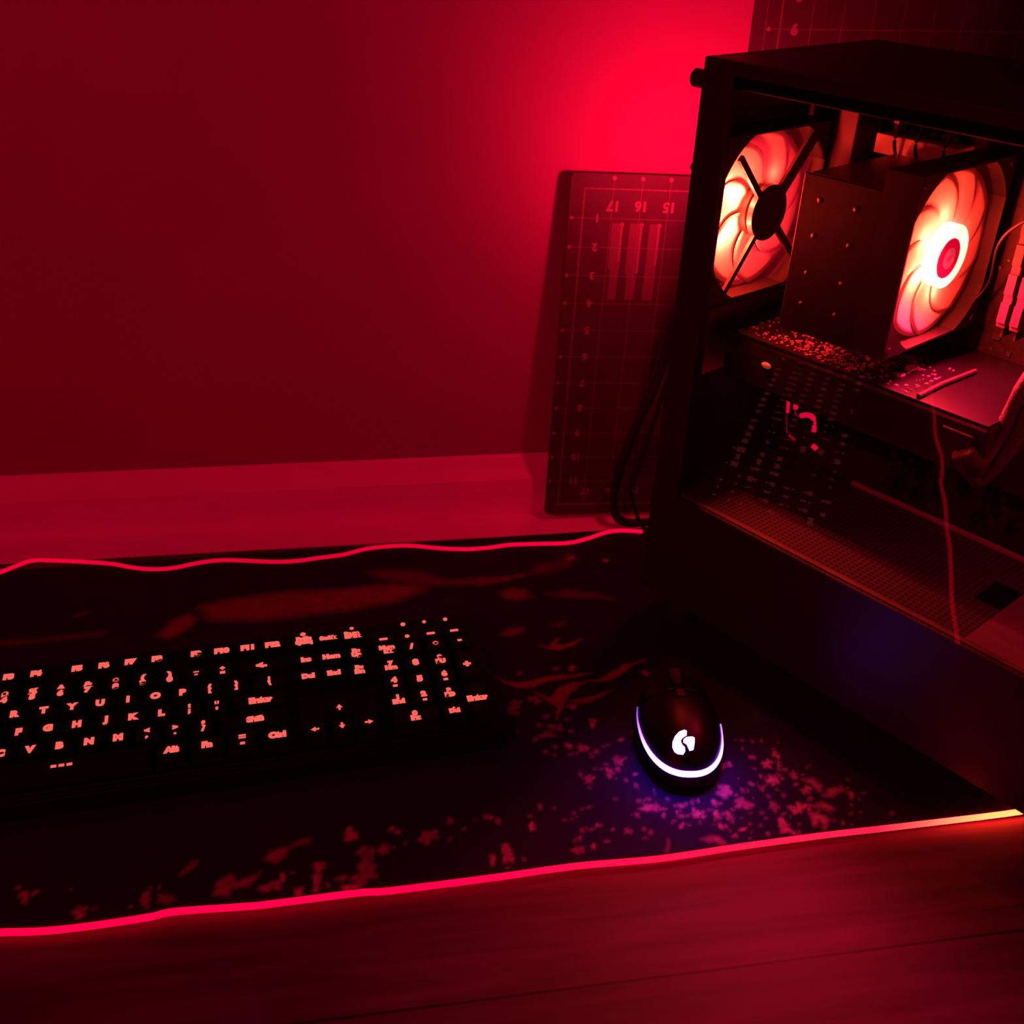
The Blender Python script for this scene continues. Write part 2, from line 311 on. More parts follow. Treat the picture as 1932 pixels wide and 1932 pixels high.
struct('floor', B(-2.2, 2.4, -1.4, WY, FZ-.05, FZ), floor_material())
struct('wall_back', B(-2.2, 2.4, WY, WY+.10, FZ-.05, 2.4), M_wall)
bm = bmesh.new()
prof = [(BF,FZ),(BF,.024),(BF+.002,.036),(BF+.007,.0405),(BF+.011,.0445),(WY-.003,.0535),(WY,.056),(WY,FZ)]
A = [bm.verts.new((-2.2,y,z)) for y,z in prof]; D = [bm.verts.new((2.4,y,z)) for y,z in prof]
for i in range(len(prof)): j=(i+1)%len(prof); bm.faces.new((A[i],A[j],D[j],D[i]))
bm.faces.new(A[::-1]); bm.faces.new(D); bmesh.ops.recalc_face_normals(bm, faces=bm.faces)
struct('baseboard_back', bm, M_trim)
struct('trim_1', B(-2.2,2.4,.8865,BF,FZ-.002,FZ+.0016,.0007), M_trim)

# ------------------------------------------------------------------ mouse pad with its light strip
pad = thing('mouse_pad', 'large black printed mouse pad with a glowing red strip round its edge', 'mouse pad', Matrix.Translation((.06,.68,FZ)))
PX0, PX1 = -.440, .452
def y_front(x): return .4722 + (x+.23)*.0222
def y_back(x): return .8700 + (x+.30)*.0235
nx, ny = 590, 264
us = np.linspace(0,1,nx); vs_ = np.linspace(0,1,ny)
UU, VV = np.meshgrid(us, vs_, indexing='ij')
GX = PX0 + UU*(PX1-PX0)
GY = y_front(GX) + VV*(y_back(GX)-y_front(GX))
# rounded corners: pull the grid corners in
def corner(u0, v0):
    pass
rngn = np.random.default_rng(3)
def vnoise(x, y, s, seed):
    r = np.random.default_rng(seed); g = r.random((128,128))
    fx = (x*s)%127; fy = (y*s)%127; ix = fx.astype(int); iy = fy.astype(int); tx = fx-ix; ty = fy-iy
    tx = tx*tx*(3-2*tx); ty = ty*ty*(3-2*ty)
    return (g[ix,iy]*(1-tx)+g[ix+1,iy]*tx)*(1-ty)+(g[ix,iy+1]*(1-tx)+g[ix+1,iy+1]*tx)*ty
wob = .0016*(vnoise(GX+5,GY+5,260,1)-.5); wob2 = .0016*(vnoise(GX+5,GY+5,240,2)-.5)
SX, SY = GX+wob*1.2, GY+wob2*1.2
def poly_mask(P, feather):
    P = np.array(P); n = len(P); inside = np.zeros(SX.shape, bool); dist = np.full(SX.shape, 1e9)
    lo = P.min(0)-4*feather; hi = P.max(0)+4*feather
    idx = np.where((SX>lo[0])&(SX<hi[0])&(SY>lo[1])&(SY<hi[1])); x = SX[idx]; y = SY[idx]
    ins = np.zeros(x.shape, bool); d = np.full(x.shape, 1e9)
    for i in range(n):
        a = P[i]; b = P[(i+1)%n]; e = b-a
        t = np.clip(((x-a[0])*e[0]+(y-a[1])*e[1])/(e@e+1e-12),0,1)
        d = np.minimum(d, np.hypot(x-a[0]-t*e[0], y-a[1]-t*e[1]))
        c = ((a[1]>y)!=(b[1]>y)) & (x < (b[0]-a[0])*(y-a[1])/(b[1]-a[1]+1e-12)+a[0]); ins ^= c
    sd = np.where(ins, d, -d)
    out = np.zeros(SX.shape); out[idx] = np.clip(.5+sd/(2*feather),0,1); return out
flame = np.zeros(GX.shape)
petal = np.zeros(GX.shape)
for k_, (s, fe, P) in enumerate(FLAMES):
    if k_ >= 15: petal = np.maximum(petal, s*.7*poly_mask(P, fe*1.6)*(.55+.6*vnoise(GX+3,GY+3,420,5)))
    else: flame = np.maximum(flame, s*.8*poly_mask(P, fe)*(.72+.5*vnoise(GX+3,GY+3,330,5)))
rb = random.Random(4)
extra = []
for k in range(150):                       # fine speckle of fallen petals round the blossoms
    x,y,r = BLOSSOMS[rb.randrange(40,len(BLOSSOMS))]
    extra.append((x+rb.gauss(0,.010), y+rb.gauss(0,.008), rb.uniform(.0005,.0011)))
for (x,y,r) in list(BLOSSOMS)+extra:
    m_ = (np.abs(GX-x)<r*2.6)&(np.abs(GY-y)<r*2.6); idx = np.where(m_)
    if not len(idx[0]): continue
    dx = SX[idx]-x; dy = SY[idx]-y; a0 = rb.uniform(0,6.3); th = np.arctan2(dy,dx); st = rb.uniform(.75,1.5)
    rr = np.hypot(dx*st, dy/st)
    lobe = 1.+(.20*np.cos(5*th+a0)+.22*np.cos(2*th+2*a0)+.14*np.cos(3*th+a0*3) if r>.0018 else 0)
    v = np.clip((r*1.30*lobe-rr)/(.0027)+.35,0,1)*(.40+.55*rb.random())*(.5+.6*vnoise(SX[idx]+7,SY[idx]+7,420,9))
    petal[idx] = np.maximum(petal[idx], np.clip(v,0,1))
base = np.array([.0115,.0095,.0620]); c_fl = np.array([.30,.04,.10]); c_pt = np.array([.60,.25,.50])
cloud = .004*vnoise(GX,GY,40,11)+.004*vnoise(GX,GY,110,12)
PCOL = base+cloud[...,None]*np.array([.8,.55,1.1])
PCOL = PCOL*(1-flame[...,None])+c_fl*flame[...,None]
PCOL = PCOL*(1-petal[...,None])+c_pt*petal[...,None]
me = bpy.data.meshes.new('printed_top')
co = np.stack([GX-.06, GY-.68, np.zeros_like(GX)+.004], -1).reshape(-1,3)
ids = np.arange(nx*ny).reshape(nx,ny)
f = np.stack([ids[:-1,:-1],ids[1:,:-1],ids[1:,1:],ids[:-1,1:]],-1).reshape(-1,4)
me.from_pydata(co.tolist(), [], f.tolist())
at = me.color_attributes.new('print', 'FLOAT_COLOR', 'POINT')
at.data.foreach_set('color', np.concatenate([PCOL.reshape(-1,3), np.ones((nx*ny,1))],1).astype(np.float32).ravel())
M_print = mat('printed_cloth', rough=.88, spec=.15)
nt = M_print.node_tree; an = nt.nodes.new('ShaderNodeAttribute'); an.attribute_name = 'print'
nt.links.new(an.outputs['Color'], nt.nodes['Principled BSDF'].inputs['Base Color'])
obj('printed_top', me, M_print, pad)
bm = bmesh.new()
out = [(PX0-.06,y_front(PX0)-.68),(PX1-.06,y_front(PX1)-.68),(PX1-.06,y_back(PX1)-.68),(PX0-.06,y_back(PX0)-.68)]
prism(bm, out, 0., .0038)
obj('rubber_base', bm, M_pad_edge, pad)
def pl(p, z): return (p[0]-.06, p[1]-.68, z-FZ)
fr = [pl((-.4395,.4780),.0004), pl((-.431,.4698),.0004)] + [pl((x,y),.0004) for x,y in [(-.40,.4690),(-.36,.4700),(-.32,.4692),(-.28,.4702),(-.25,.4712)]+STRIP_FRONT[0:]]
fr = fr[:-1] + [pl((.4475,.4878),.0004), pl((.4530,.4925),.0004), pl((.4535,.50),.0004)]
o = obj('light_strip', tube(bmesh.new(), smooth_path(fr,5), .0020, 10), M_strip_front, pad, True)
bkp = [pl((-.4395,.856),.0016), pl((-.432,.8645),.0016), pl((-.40,.8690),.0016), pl((-.37,.8640),.0016), pl((-.345,.8590),.0016), pl((-.333,.8600),.0016)] + [pl((x,y),.0016) for x,y in STRIP_BACK]
obj('light_strip', tube(bmesh.new(), smooth_path(bkp,5), .0019, 10), M_strip_back, pad, True)
side = [pl((-.4395,.4780),.0004)] + [pl((-.440+.0012*math.sin(k*1.7),.49+k*.045),.0010) for k in range(9)] + [pl((-.4395,.856),.0016)]
obj('light_strip', tube(bmesh.new(), smooth_path(side,5), .0019, 10), mat('unlit_fibre',(.45,.4,.42),.3,emit=(1,0,.04),strength=.06), pad, True)
bm = bmesh.new(); ex, ey = STRIP_BACK[-1]
v_ = cyl(bm, (ex-.06, ey-.68, .0016-FZ), 'x', .0030, .0055, 16)
obj('end_cap', bm, M_plastic, pad, True)
bm = bmesh.new(); bmesh.ops.create_uvsphere(bm, u_segments=12, v_segments=8, radius=.0017)
bmesh.ops.translate(bm, vec=(ex-.06+.0072, ey-.68-.0025, .0045-FZ), verts=bm.verts)
obj('end_ferrule', bm, mat('pale_ferrule',(.75,.7,.7),.3, emit=(1,.25,.3), strength=.12), pad, True)
usb = [(.2770,.876,.0016),(.2700,.8775,.010),(.2642,.878,.0239),(.2585,.878,.0479),(.2675,.877,.0903),(.2744,.874,.1339),(.282,.868,.175),(.297,.858,.20)]
obj('usb_cable', tube(bmesh.new(), smooth_path([pl(p[:2],p[2]) for p in usb],8), .0021, 10), M_cable, pad, True)

# power cord hanging behind the tower
t = thing('power_cord', 'thick black cord hanging behind the computer tower to the floor', 'cable', Matrix.Translation((.252,.892,FZ)))
pc = [(.30,.855,.30),(.288,.868,.255),(.2796,.880,.1994),(.2750,.885,.1585),(.2590,.886,.1108),(.2475,.886,.0665),(.2446,.888,.0316),(.2500,.890,.0095),(.268,.892,.0005),(.31,.896,.0005),(.36,.898,.0005)]
obj('cord', tube(bmesh.new(), smooth_path([(x-.252,y-.892,z-FZ) for x,y,z in pc],8), .0042, 12), M_cable, t, True)
bm = bmesh.new(); box(bm,-.009,.009,-.011,.011,-.012,.022,.003); xform(bm, Matrix.Translation((.050,-.040,.30-FZ)) @ Matrix.Rotation(.5,4,'X'))
obj('plug', bm, M_plastic, t)

# ------------------------------------------------------------------ keyboard
U = .01905; TILT = math.radians(2.)
kb = thing('keyboard', 'full-size black keyboard with red backlit key legends', 'keyboard', Matrix.Translation((-.347,.6634,0.0)) @ Matrix.Rotation(.0943,4,'Z'))
def ktop(v): return .032 + (6*U-v)*math.sin(TILT)
def kpos(kx, row): v = row*U; return Vector((kx*U, -v*math.cos(TILT), ktop(v)))
# body: a wedge with a rounded rim
bm = bmesh.new()
x0, x1 = -.007, 22.5*U+.007; v0, v1 = -1.02*U, 6.0*U
pr = [(-v0*1.,.001),(-v0,ktop(v0)-.0085),(-v0-.004,ktop(v0)-.0065),(-v1+.004,ktop(v1)-.0125),(-v1,ktop(v1)-.015),(-v1,.001)]
A = [bm.verts.new((x0,y,z)) for y,z in pr]; D = [bm.verts.new((x1,y,z)) for y,z in pr]
for i in range(6): j=(i+1)%6; bm.faces.new((A[i],A[j],D[j],D[i]))
bm.faces.new(A[::-1]); bm.faces.new(D); bmesh.ops.recalc_face_normals(bm, faces=bm.faces)
bmesh.ops.bevel(bm, geom=bm.edges[:], offset=.0018, segments=2, affect='EDGES')
obj('case', bm, M_kbody, kb)
for fx in (.02, x1-.03):
    for fy in (.012, -.098):
        obj('rubber_foot', B(fx,fx+.02,fy-.006,fy+.006,.0003,.0014), M_pad_edge, kb)

_cap = {}
def cap_mesh(w, h):
    key = (w,h)
    if key in _cap: return _cap[key]
    bm = bmesh.new(); W2 = w*U/2-.0006; H2 = h*U/2-.0006; t = .0022; zb = -.0095
    lo = [bm.verts.new(p) for p in [(-W2,-H2,zb),(W2,-H2,zb),(W2,H2,zb),(-W2,H2,zb)]]
    hi = [bm.verts.new(p) for p in [(-W2+t,-H2+t,0),(W2-t,-H2+t,0),(W2-t,H2-t*.8,0),(-W2+t,H2-t*.8,0)]]
    bm.faces.new(hi); bm.faces.new(lo[::-1])
    for i in range(4): bm.faces.new((lo[i],lo[(i+1)%4],hi[(i+1)%4],hi[i]))
    bmesh.ops.recalc_face_normals(bm, faces=bm.faces)
    bmesh.ops.bevel(bm, geom=bm.edges[:], offset=.0008, segments=2, affect='EDGES')
    me = bpy.data.meshes.new('key'); bm.to_mesh(me); bm.free(); me.materials.append(M_key); _cap[key] = me
    return me
def glyph_arrow(d):
    bm = bmesh.new(); R = Matrix.Rotation({'up':0,'left':PI/2,'down':PI,'right':-PI/2}[d],4,'Z')
    prism(bm, [(-.0023,-.0004),(0,.0030),(.0023,-.0004)], -.00008, .00008)
    prism(bm, [(-.0008,-.0030),(.0008,-.0030),(.0008,-.0004),(-.0008,-.0004)], -.00008, .00008)
    xform(bm, R); return bm
def add_key(kx, row, w=1., h=1., text=None, size=.0062, arrow=None, dot=None, shift=(0,0), rows=None, off=.00035):
    k = bpy.data.objects.new('key', cap_mesh(w,h)); COL.objects.link(k); k.parent = kb
    k.location = kpos(kx,row); k.rotation_euler = (TILT,0,0)
    if text or arrow or dot:
        bm = bmesh.new()
        if arrow: bm.free(); bm = glyph_arrow(arrow)
        if text: add_text(bm, text, size*1.12, Matrix.Translation((0,0,0)), off+.00030)
        if dot:
            for (dx,dy,r) in dot: prism(bm, [(dx+r*math.cos(a*PI/6),dy+r*math.sin(a*PI/6)) for a in range(12)], -.00008,.00008)
        xform(bm, Matrix.Translation((shift[0],shift[1],.00025)))
        o = obj('key_legend', bm, M_legend, k)
    return k
FR = 0.
OFF = -.065*U      # the function-row legends sit a little low on their caps
add_key(.5, 0, text='Esc', size=.0060, shift=(0,OFF))
for i,kx in enumerate([2.5,3.5,4.5,5.5,7,8,9,10,11.5,12.5,13.5,14.5]): add_key(kx,0,text='F%d'%(i+1),size=.0064,shift=(0,OFF),off=.0006)
add_key(15.75,0,text='PrtSc\nSysRq',size=.0046,dot=[(0,.0078,.0022)],shift=(0,OFF),off=.0005)
add_key(16.75,0,text='ScrLk',size=.0045,shift=(0,OFF),off=.0005)
add_key(17.75,0,text='Pause\nBreak',size=.0042,dot=[(0,.0078,.0017)],shift=(0,OFF),off=.0005)
for i,s in enumerate(['~\n`','!\n1','@\n2','#\n3','$\n4','%\n5','^\n6','&\n7','*\n8','(\n9',')\n0','_\n-','+\n=']):
    add_key(.5+i,1.25,text=s,size=.0062 if i<11 else .0054,off=.00055 if i<11 else .0002)
add_key(14,1.25,w=2,text='<-',size=.0075,off=.0005)
add_key(.75,2.25,w=1.5,text='Tab',size=.0055)
for i,s in enumerate('QWERTYUIOP'): add_key(2+i,2.25,text=s,size=.0072,off=.0005)
add_key(12,2.25,text='{\n[',size=.0045); add_key(13,2.25,text='}\n]',size=.0045); add_key(14.25,2.25,w=1.5,text='|\n\\',size=.0050)
add_key(.875,3.25,w=1.75,text='Caps',size=.0052)
for i,s in enumerate('ASDFGHJKL'): add_key(2.25+i,3.25,text=s,size=.0072,off=.0005)
add_key(11.25,3.25,text=':\n;',size=.0058); add_key(12.25,3.25,text='"\n\'',size=.0066); add_key(13.875,3.25,w=2.25,text='Enter',size=.0062,off=.0007)
add_key(1.125,4.25,w=2.25,text='Shift',size=.0055)
for i,s in enumerate('ZXCVBNM'): add_key(2.75+i,4.25,text=s,size=.0072,off=.0005)
add_key(9.75,4.25,text='<\n,',size=.0050); add_key(10.75,4.25,text='>\n.',size=.0050); add_key(11.75,4.25,text='?\n/',size=.0056); add_key(13.625,4.25,w=2.75,text='Shift',size=.0055,off=.0006)
for kx,w,s in [(.625,1.25,'Ctrl'),(1.875,1.25,'Win'),(3.125,1.25,'Alt')]: add_key(kx,5.25,w=w,text=s,size=.0055)
add_key(6.875,5.25,w=6.25,text='- - -',size=.0075,off=.0005,shift=(.0006,-.0005))
for kx,s in [(10.625,'Alt'),(11.875,'Fn'),(13.125,'=\n-'),(14.375,'Ctrl')]: add_key(kx,5.25,w=1.25,text=s,size=.0062,off=.00055)
for r,L_ in [(1.25,['Ins','Hom','Pg\nUp']),(2.25,['Del','End','Pg\nDn'])]:
    for i,s in enumerate(L_): add_key(15.75+i,r,text=s,size=.0056 if '\n' not in s else .0050,off=.0005)
add_key(16.75,4.25,arrow='up')
for i,d in enumerate(['left','down','right']): add_key(15.75+i,5.25,arrow=d)
for i,s in enumerate(['Num\nLk','/','*','-']): add_key(19+i,1.25,text=s,size=.0050 if i==0 else .0066,off=.0005)
for i,s in enumerate(['7\nHm','8','9\nPU']): add_key(19+i,2.25,text=s,size=.0052 if i!=1 else .0075,off=.0005)
for i,s in enumerate(['4\n-','5','6\n-']): add_key(19+i,3.25,text=s,size=.0062 if i!=1 else .0068,off=.0006)
for i,s in enumerate(['1\nEnd','2\n-','3\nPD']): add_key(19+i,4.25,text=s,size=.0050 if i!=1 else .0060,off=.0005)
add_key(19.5,5.25,w=2,text='0\nIns',size=.0050,off=.0006); add_key(21,5.25,text='.\nDel',size=.0046,off=.0004)
add_key(22,2.75,h=2,text='+',size=.0085,off=.0005); add_key(22,4.75,h=2,text='Enter',size=.0056,off=.0007)
for i in range(4):                        # low media keys above the number pad
    k = obj('media_key', None or B(-.0085,.0085,-.0052,.0052,-.004,0.,.0008), M_key, kb); k.location = kpos(19+i*.985-.06, .56); k.rotation_euler = (TILT,0,0)
    bm = bmesh.new()
    if i == 1: prism(bm, [(.0019*math.cos(a*PI/8),.0019*math.sin(a*PI/8)) for a in range(16)], -.0001,.0001)
    else: prism(bm, [(-.0030,-.0013),(.0030,-.0013),(.0034,0),(.0030,.0013),(-.0030,.0013),(-.0034,0)], -.0001,.0001)
    xform(bm, Matrix.Translation((0,-.0006,.00025))); obj('key_legend', bm, M_legend, k)
for i,r in enumerate((.0019,.0015,.0017)):
    bm = bmesh.new(); cyl(bm,(0,0,-.0004),'z',r,.0008,14); o = obj('indicator_light', bm, M_legend, kb); p = kpos(19.87+i*.90,-.22); o.location = (p.x,p.y,p.z-.0062+.0062); o.rotation_euler=(TILT,0,0)
    bm = bmesh.new(); cyl(bm,(0,0,-.008),'z',r+.0006,.0075,14); o2 = obj('indicator_housing', bm, M_kbody, kb); o2.location = o.location; o2.rotation_euler=(TILT,0,0)

# ------------------------------------------------------------------ mouse
MC = Vector((.2266,.5887,.0002)); MROT = -math.radians(7.87)
ms = thing('computer_mouse', 'black computer mouse with purple glowing arc and G logo', 'mouse', Matrix.Translation(MC) @ Matrix.Rotation(MROT,4,'Z'))
MA, MB_, MH, MP, MR = .0325, .0585, .038, 2.35, 2.3
def msurf(th, k):
    """point of the shell: th round the plan, k = 0 (rim) .. 1 (crown)"""
    c, s = math.cos(th), math.sin(th)
    ph = k*PI/2; rr = math.cos(ph)**(2/MR); z = math.sin(ph)**(2/MR)*MH
    x = MA*math.copysign(abs(c)**(2/MP),c)*rr; y = MB_*math.copysign(abs(s)**(2/MP),s)*rr
    x *= 1-.10*(y/MB_) if y>0 else 1-.03*(-y/MB_)
    z *= 1-.18*max(0,(y/MB_))
    return Vector((x,y,z))
bm = bmesh.new(); nt_, nk = 56, 18; rings=[]
base_r = [bm.verts.new(msurf(2*PI*j/nt_,0)*.97+Vector((0,0,.0012))) for j in range(nt_)]
for i in range(nk):
    rings.append([bm.verts.new(msurf(2*PI*j/nt_, i/nk)+Vector((0,0,.0035))*max(0,1-4*i/nk)) for j in range(nt_)])
topv = bm.verts.new((0,0,MH))
bm.faces.new(base_r[::-1])
allr = [base_r]+rings
for A,D in zip(allr[:-1],allr[1:]):
    for j in range(nt_): bm.faces.new((A[j],A[(j+1)%nt_],D[(j+1)%nt_],D[j]))
for j in range(nt_): bm.faces.new((rings[-1][j],rings[-1][(j+1)%nt_],topv))
bmesh.ops.recalc_face_normals(bm, faces=bm.faces)
obj('shell', bm, M_mouse, ms, True)
def shell_z(x,y):
    f = (abs(x/MA)**MP+abs(y/MB_)**MP)**(MR/MP); return MH*max(0,1-f)**(1/MR)*(1-.18*max(0,y/MB_))
# two main buttons as thin raised panels that follow the shell, with a gap between
for s in (-1,1):
    bm = bmesh.new(); g=[]
    for i in range(9):
        row=[]
        for j in range(13):
            y = .010+.034*j/12; x = s*(.0035+(.86*MA*(1-(y/MB_)**MP)**(1/MP)-.0035)*i/8)
            row.append(bm.verts.new((x*(1-.10*(y/MB_)),y,shell_z(x,y)+.0012)))
        g.append(row)
    for i in range(8):
        for j in range(12): bm.faces.new((g[i][j],g[i+1][j],g[i+1][j+1],g[i][j+1]))
    bmesh.ops.recalc_face_normals(bm, faces=bm.faces)
    r = bmesh.ops.extrude_face_region(bm, geom=bm.faces[:]); bmesh.ops.translate(bm, vec=(0,0,-.002), verts=[v for v in r['geom'] if isinstance(v,bmesh.types.BMVert)])
    bmesh.ops.recalc_face_normals(bm, faces=bm.faces)
    obj('button', bm, M_mouse, ms, True)
bm = bmesh.new(); cyl(bm,(-.003,.030,.0285),'x',.0105,.006,28); obj('scroll_wheel', bm, M_mouse2, ms, True)
bm = bmesh.new(); box(bm,-.003,.003,.002,.010,.0375,.0392,.0008); obj('speed_button', bm, M_mouse2, ms)
# light arc round the heel
kz = 0
arc=[]
for i in range(61):
    th = math.radians(168+190*i/60)
    # height of the band: find k with z = 16.5 mm
    lo,hi=0.,1.
    for _ in range(30):
        mid=(lo+hi)/2
        if msurf(th,mid).z < .0165: lo=mid
        else: hi=mid
    arc.append(msurf(th,lo))
cen = Vector((0,0,.0165))
arc = [p+(Vector((p.x,p.y,0)).normalized())*.0004 for p in arc]
M_arc = emission_ramp('purple_light_band', 1, [(0,(.36,.065,1.),24.),(.28,(.36,.065,1.),20.),(.55,(.44,.10,1.),5.),(.80,(.40,.10,1.),1.3),(1,(.30,.07,.9),.40)], -.058, .016)
obj('light_band', tube(bmesh.new(), arc, lambda t: .00215*max(.22,math.sin(PI*min(max(t,0),1)))**.8, 10), M_arc, ms, True)
bm = bmesh.new()
Mi = (Matrix.Translation(MC) @ Matrix.Rotation(MROT,4,'Z')).inverted()
def logo_piece(P):
    q=[]
    for x,y in P:
        p = Mi @ Vector((x,.5518+(y-.5518)*.66,.033)); q.append((p.x,p.y))
    cx=sum(p[0] for p in q)/len(q); cy=sum(p[1] for p in q)/len(q)
    b2=bmesh.new(); vs=[b2.verts.new((x,y,0)) for x,y in q]; fc=b2.faces.new(vs)
    bmesh.ops.triangulate(b2, faces=[fc]); bmesh.ops.subdivide_edges(b2, edges=b2.edges[:], cuts=2, use_grid_fill=True)
    for v in b2.verts: v.co.z = shell_z(v.co.x,v.co.y)+.0004
    r=bmesh.ops.extrude_face_region(b2, geom=b2.faces[:]); bmesh.ops.translate(b2, vec=(0,0,-.001), verts=[v for v in r['geom'] if isinstance(v,bmesh.types.BMVert)])
    bmesh.ops.recalc_face_normals(b2, faces=b2.faces)
    m_=bpy.data.meshes.new('t'); b2.to_mesh(m_); b2.free(); bm.from_mesh(m_); bpy.data.meshes.remove(m_)
logo_piece(LOGO_C); logo_piece(LOGO_G)
obj('logo', bm, led_plastic('logo_light', 8., (.50,.16,1.)), ms)

# ------------------------------------------------------------------ cutting mats
M_cut = noisy(mat('cutting_mat_vinyl', rough=.55, spec=.3), 60, (.050,.014,.045), (.060,.017,.054))
M_cutprint = mat('cutting_mat_print', (.27,.10,.24), .6, spec=.2)
IN = .0254
def mat_body(w0,w1,h0,h1,th,r,cut=0.):
    pts=[]
    for cx,cy,a0 in ((w1-r,h1-r,0),(w0+r,h1-r,90),(w0+r,h0+r,180),(w1-r,h0+r+cut,270)):
        for k in range(6): a=math.radians(a0+18*k); pts.append((cx+r*math.cos(a),cy+r*math.sin(a)))
    bm=bmesh.new(); prism(bm,pts,-th,0.); return bm
def rect(bm,x0,x1,y0,y1,z=.00012):
    vs=[bm.verts.new(p) for p in ((x0,y0,z),(x1,y0,z),(x1,y1,z),(x0,y1,z))]; bm.faces.new(vs)
def dashed(bm,x0,y0,x1,y1,w,step,fill=.55):
    n=max(1,int(math.hypot(x1-x0,y1-y0)/step))
    for i in range(n):
        a=i/n; b=(i+fill)/n
        xa,ya,xb,yb = x0+(x1-x0)*a, y0+(y1-y0)*a, x0+(x1-x0)*b, y0+(y1-y0)*b
        if abs(x1-x0)>abs(y1-y0): rect(bm,xa,xb,ya-w/2,ya+w/2)
        else: rect(bm,xa-w/2,xa+w/2,min(ya,yb),max(ya,yb))
def disc(bm,x,y,r,z=.00012):
    bm.faces.new([bm.verts.new((x+r*math.cos(a*PI/6),y+r*math.sin(a*PI/6),z)) for a in range(12)])
def number(bm,s,x,y,size,off=.00035):
    add_text(bm,s,size,Matrix.Translation((x,y,.0001))@Matrix.Rotation(PI,4,'Z'),off)

yaw,lean,roll = 0.,.0681,.04
Xv = Vector((math.cos(yaw),math.sin(yaw),0)); Nv = Vector((-math.sin(yaw),math.cos(yaw),0)); Zv = Vector((0,0,1))
Dv = -Zv*math.cos(lean)-Nv*math.sin(lean)
X2 = Xv*math.cos(roll)+Dv*math.sin(roll); D2 = -Xv*math.sin(roll)+Dv*math.cos(roll)
up2 = -D2; n2 = X2.cross(up2)
MW = Matrix((( X2.x,up2.x,n2.x,.2061),( X2.y,up2.y,n2.y,.9307),( X2.z,up2.z,n2.z,.3200),(0,0,0,1)))
c1 = thing('cutting_mat', 'small upside-down cutting mat standing behind the computer tower against the wall', 'cutting mat', MW)
obj('vinyl_sheet', mat_body(-.5*IN,18.5*IN,-12.45*IN,.5*IN,.003,.005,.0135), M_cut, c1)
bm=bmesh.new()
lw=.00030
for v in range(1,12): rect(bm,-.38*IN,18*IN,-v*IN-lw/2,-v*IN+lw/2)
for u in range(1,18): rect(bm,u*IN-lw/2,u*IN+lw/2,-12*IN,.38*IN)
dashed(bm,0,0,18*IN,0,.0013,.0016); dashed(bm,0,0,0,-12*IN,.0013,.0016); dashed(bm,0,-12*IN,18*IN,-12*IN,.0013,.0016); dashed(bm,18*IN,0,18*IN,-12*IN,.0013,.0016)
for v in range(1,12): disc(bm,-.38*IN,-v*IN,.0016); number(bm,str(v),.52*IN,-v*IN,.0095)
for u in range(1,18): disc(bm,u*IN,.36*IN,.0020); number(bm,str(18-u),u*IN,-.57*IN,.0120,.0005); number(bm,str(u),(18-u)*IN,-11.45*IN,.0095)
obj('printed_grid', bm, M_cutprint, c1)
bm=bmesh.new()                            # reference scales printed in the corner of the grid
for (xa,xb,ya,yb) in [(1.06,1.46,-1.15,-2.75),(1.15,1.45,-2.75,-3.85),(1.70,2.15,-1.15,-2.9),(1.78,2.12,-2.9,-3.85),(2.42,2.80,-1.15,-3.85)]:
    rect(bm,xa*IN,xb*IN,yb*IN,ya*IN,.00010)
obj('printed_scale', bm, mat('faint_scale_print',(.125,.04,.11),.6), c1)
bm=bmesh.new()
for xa,y1 in ((1.42,-2.5),(2.12,-2.9),(2.76,-2.6)):
    dashed(bm,xa*IN,-1.2*IN,xa*IN,y1*IN,.0022,.0016,.7); disc(bm,xa*IN,-1.2*IN,.0020,.00016)
for v in bm.verts: v.co.z=.00022
obj('printed_scale_marks', bm, M_cutprint, c1)

MW2 = Matrix.Translation((.3412,.9415,.0570)) @ Matrix.Rotation(PI/2,4,'X')
c2 = thing('cutting_mat', 'tall cutting mat rising above the top of the computer tower at the wall', 'cutting mat', MW2)
obj('vinyl_sheet', mat_body(0,19*IN,0,25*IN,.0025,.005), M_cut, c2)
bm=bmesh.new(); gx=.0240; gy=.4465-.0570-15*IN
for r in range(1,24): rect(bm,gx-.38*IN,gx+18*IN,gy+r*IN-lw/2,gy+r*IN+lw/2); disc(bm,gx-.38*IN,gy+r*IN,.0017); number(bm,str(24-r),gx+.51*IN,gy+r*IN,.0120,.0006)
for u in range(1,18): rect(bm,gx+u*IN*1.06-lw/2,gx+u*IN*1.06+lw/2,gy,gy+24*IN)
dashed(bm,gx,gy,gx,gy+24*IN,.0014,.0016); dashed(bm,gx,gy+24*IN,gx+18*IN,gy+24*IN,.0014,.0016)
rect(bm,gx-.5*IN,gx-.5*IN+lw,gy,gy+24*IN)
obj('printed_grid', bm, M_cutprint, c2)

# ------------------------------------------------------------------ the computer tower
cy_, ln = -.5762, .0166
g = Vector((math.sin(cy_),math.cos(cy_),0)); e = Vector((math.cos(cy_)*math.cos(ln),-math.sin(cy_)*math.cos(ln),-math.sin(ln)))
a_ = -g; u_ = a_.cross(e)
TW = Matrix(((a_.x,e.x,u_.x,.2363),(a_.y,e.y,u_.y,.7484),(a_.z,e.z,u_.z,0.),(0,0,0,1)))
pc_ = thing('computer_tower', 'black computer tower with a glass side panel and red lit fans', 'computer', TW)
LEN, WID, HGT, BOT = .400, .205, .4535, .030
def P(name, bm, m, parent=pc_, smooth=False, label=None): return obj(name, bm, m, parent, smooth, label)

